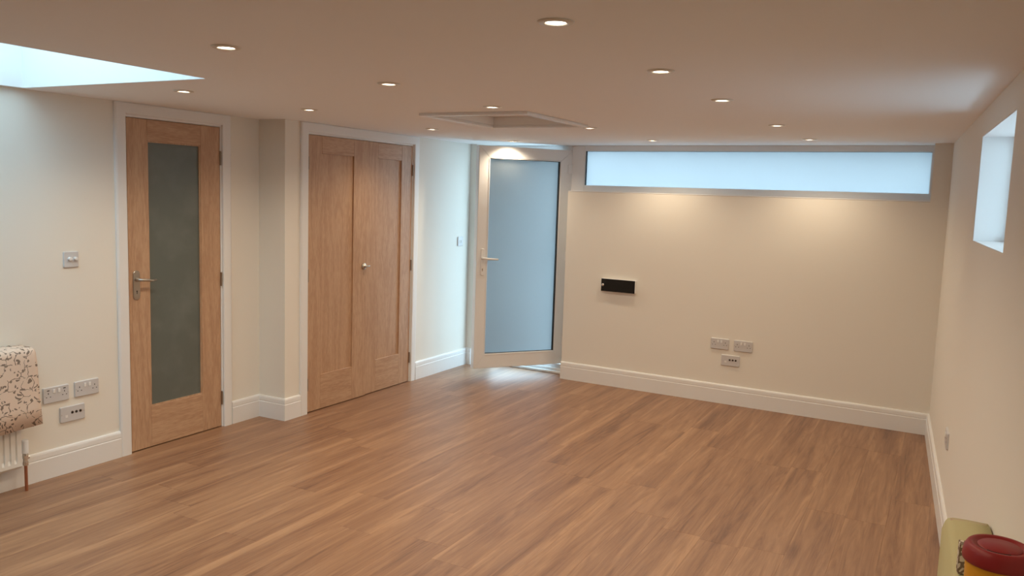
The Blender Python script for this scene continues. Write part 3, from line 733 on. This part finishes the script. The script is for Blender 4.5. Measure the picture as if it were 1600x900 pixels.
# ------------------------------------------------------------------ narrow table with a cloth, sharps bin and carton
TZ = 0.665; TY1 = 2.862; TY0 = 0.75
def xl_at(y): return 0.058 + (TY1 - y) * 0.045
tb = empty('cloth_covered_table', (0.14, (TY0 + TY1) / 2, 0), 0); tag(tb, 'narrow table under a hanging pale yellow cloth, against the right wall', 'table')
ym = (TY0 + TY1) / 2
bm = bmesh.new()
vs = []
for z in (TZ - 0.028, TZ - 0.003):
    for y, s in ((TY0, 0), (TY0, 1), (TY1 - 0.02, 1), (TY1 - 0.02, 0)):
        x = xl_at(y) + 0.012 if s == 0 else xr_at(y) - 0.012
        vs.append(bm.verts.new((x - 0.14, y - ym, z)))
for q in ((3, 2, 1, 0), (4, 5, 6, 7), (0, 1, 5, 4), (1, 2, 6, 5), (2, 3, 7, 6), (3, 0, 4, 7)): bm.faces.new([vs[i] for i in q])
bmesh.ops.recalc_face_normals(bm, faces=bm.faces); obj('tabletop', bm, 'table', tb)
for y in (TY0 + 0.06, TY1 - 0.09):
    for x in (xl_at(y) + 0.035, xr_at(y) - 0.05): obj('leg', BX(x - 0.014 - 0.14, x + 0.014 - 0.14, y - 0.014 - ym, y + 0.014 - ym, 0.001, TZ - 0.029), 'table', tb)
bm = bmesh.new(); G = []
NYc = 44
for i in range(NYc + 1):
    y = TY1 - (TY1 - TY0) * i / NYc
    near = min(1, max(0, (TY1 - y) / 0.75)); fold = 0.007 * math.sin(y * 17) * near
    xl, xr_ = xl_at(y), xr_at(y) - 0.006
    end = 0.010 * max(0, 1 - i / 2.0) ** 2
    row = [(xr_, TZ + 0.001 - end), ((xl + xr_) / 2, TZ + 0.002 - end), (xl + 0.022, TZ + 0.001 - end), (xl + 0.008, TZ - 0.003 - end), (xl + 0.001, TZ - 0.014 - end)]
    for d in (0.05, 0.12, 0.20, 0.29, 0.38): row.append((xl - 0.006 - near * 0.23 * d + fold * d / 0.38, TZ - d - 0.012 * math.sin(y * 11) * (d / 0.38)))
    G.append([bm.verts.new((x, y, z)) for x, z in row])
nf = len(G[0])
back = [bm.verts.new((v.co.x, TY1 + 0.006 + 0.01 * (TZ - v.co.z), max(v.co.z - 0.22, 0.27) if kx < 5 else v.co.z)) for kx, v in enumerate(G[0])]
G.insert(0, back)
for a, b in zip(G, G[1:]):
    for k in range(nf - 1):
        f = bm.faces.new((a[k], a[k + 1], b[k + 1], b[k])); f.smooth = True
bmesh.ops.recalc_face_normals(bm, faces=bm.faces)
tc_ = obj('cloth_cover', bm, 'cloth_cream', tb, loc=(-0.14, -ym, 0)); tc_['label'] = 'pale yellow cloth'
so = tc_.modifiers.new('thickness', 'SOLIDIFY'); so.thickness = 0.003; so.offset = 0

BXC, BYC, BZT = 0.150, 2.031, 0.894
sb = empty('sharps_bin', (BXC, BYC, TZ + 0.004), 0); tag(sb, 'yellow sharps container with a round red lid on the cloth', 'container')
hb = BZT - TZ - 0.004
bd = obj('body', lathe(bmesh.new(), [(0, 0), (0.055, 0), (0.059, 0.004), (0.0635, hb - 0.05), (0.0645, hb - 0.040), (0.0645, hb - 0.030), (0, hb - 0.030)], 48), 'yellow', sb, smooth=False)
for f in bd.data.polygons: f.use_smooth = len(f.vertices) == 4
ld = obj('lid', lathe(bmesh.new(), [(0.0655, hb - 0.040), (0.0700, hb - 0.038), (0.0710, hb - 0.030), (0.0695, hb - 0.020), (0.0680, hb - 0.012), (0.0635, hb - 0.003), (0.060, hb), (0.052, hb - 0.0005), (0.050, hb - 0.004), (0.0, hb - 0.004)], 56), 'red', sb, smooth=True)
obj('lid_flap', lathe(bmesh.new(), [(0, hb - 0.0005), (0.040, hb - 0.0008), (0.043, hb - 0.0035)], 40, (0, 0, 0)), 'red', ld, smooth=True)
bm = bmesh.new(); tube(bm, [(0.044 * math.cos(R(a)), 0.044 * math.sin(R(a)), hb - 0.0035) for a in range(235, 296, 6)], 0.0016, 6); obj('lid_slot', bm, 'hole', ld)
bm = bmesh.new()
prev = None
for a in range(190, 351, 8):
    c_, s_ = math.cos(R(a)), math.sin(R(a))
    cur = [bm.verts.new((r_ * c_, r_ * s_, z)) for r_, z in ((0.0612, 0.060), (0.0630, 0.135))]
    if prev: bm.faces.new((prev[0], cur[0], cur[1], prev[1]))
    prev = cur
lb = obj('label', bm, 'white', bd)
so = lb.modifiers.new('thickness', 'SOLIDIFY'); so.thickness = 0.0006
ct = obj('printed_carton', BX(0, 0.06, 0, 0.035, 0, 0.080, bev=0.001), 'card', loc=(0.087, 2.385, TZ + 0.0045), rotz=R(4))
tag(ct, 'small printed card box standing behind the sharps container', 'box')
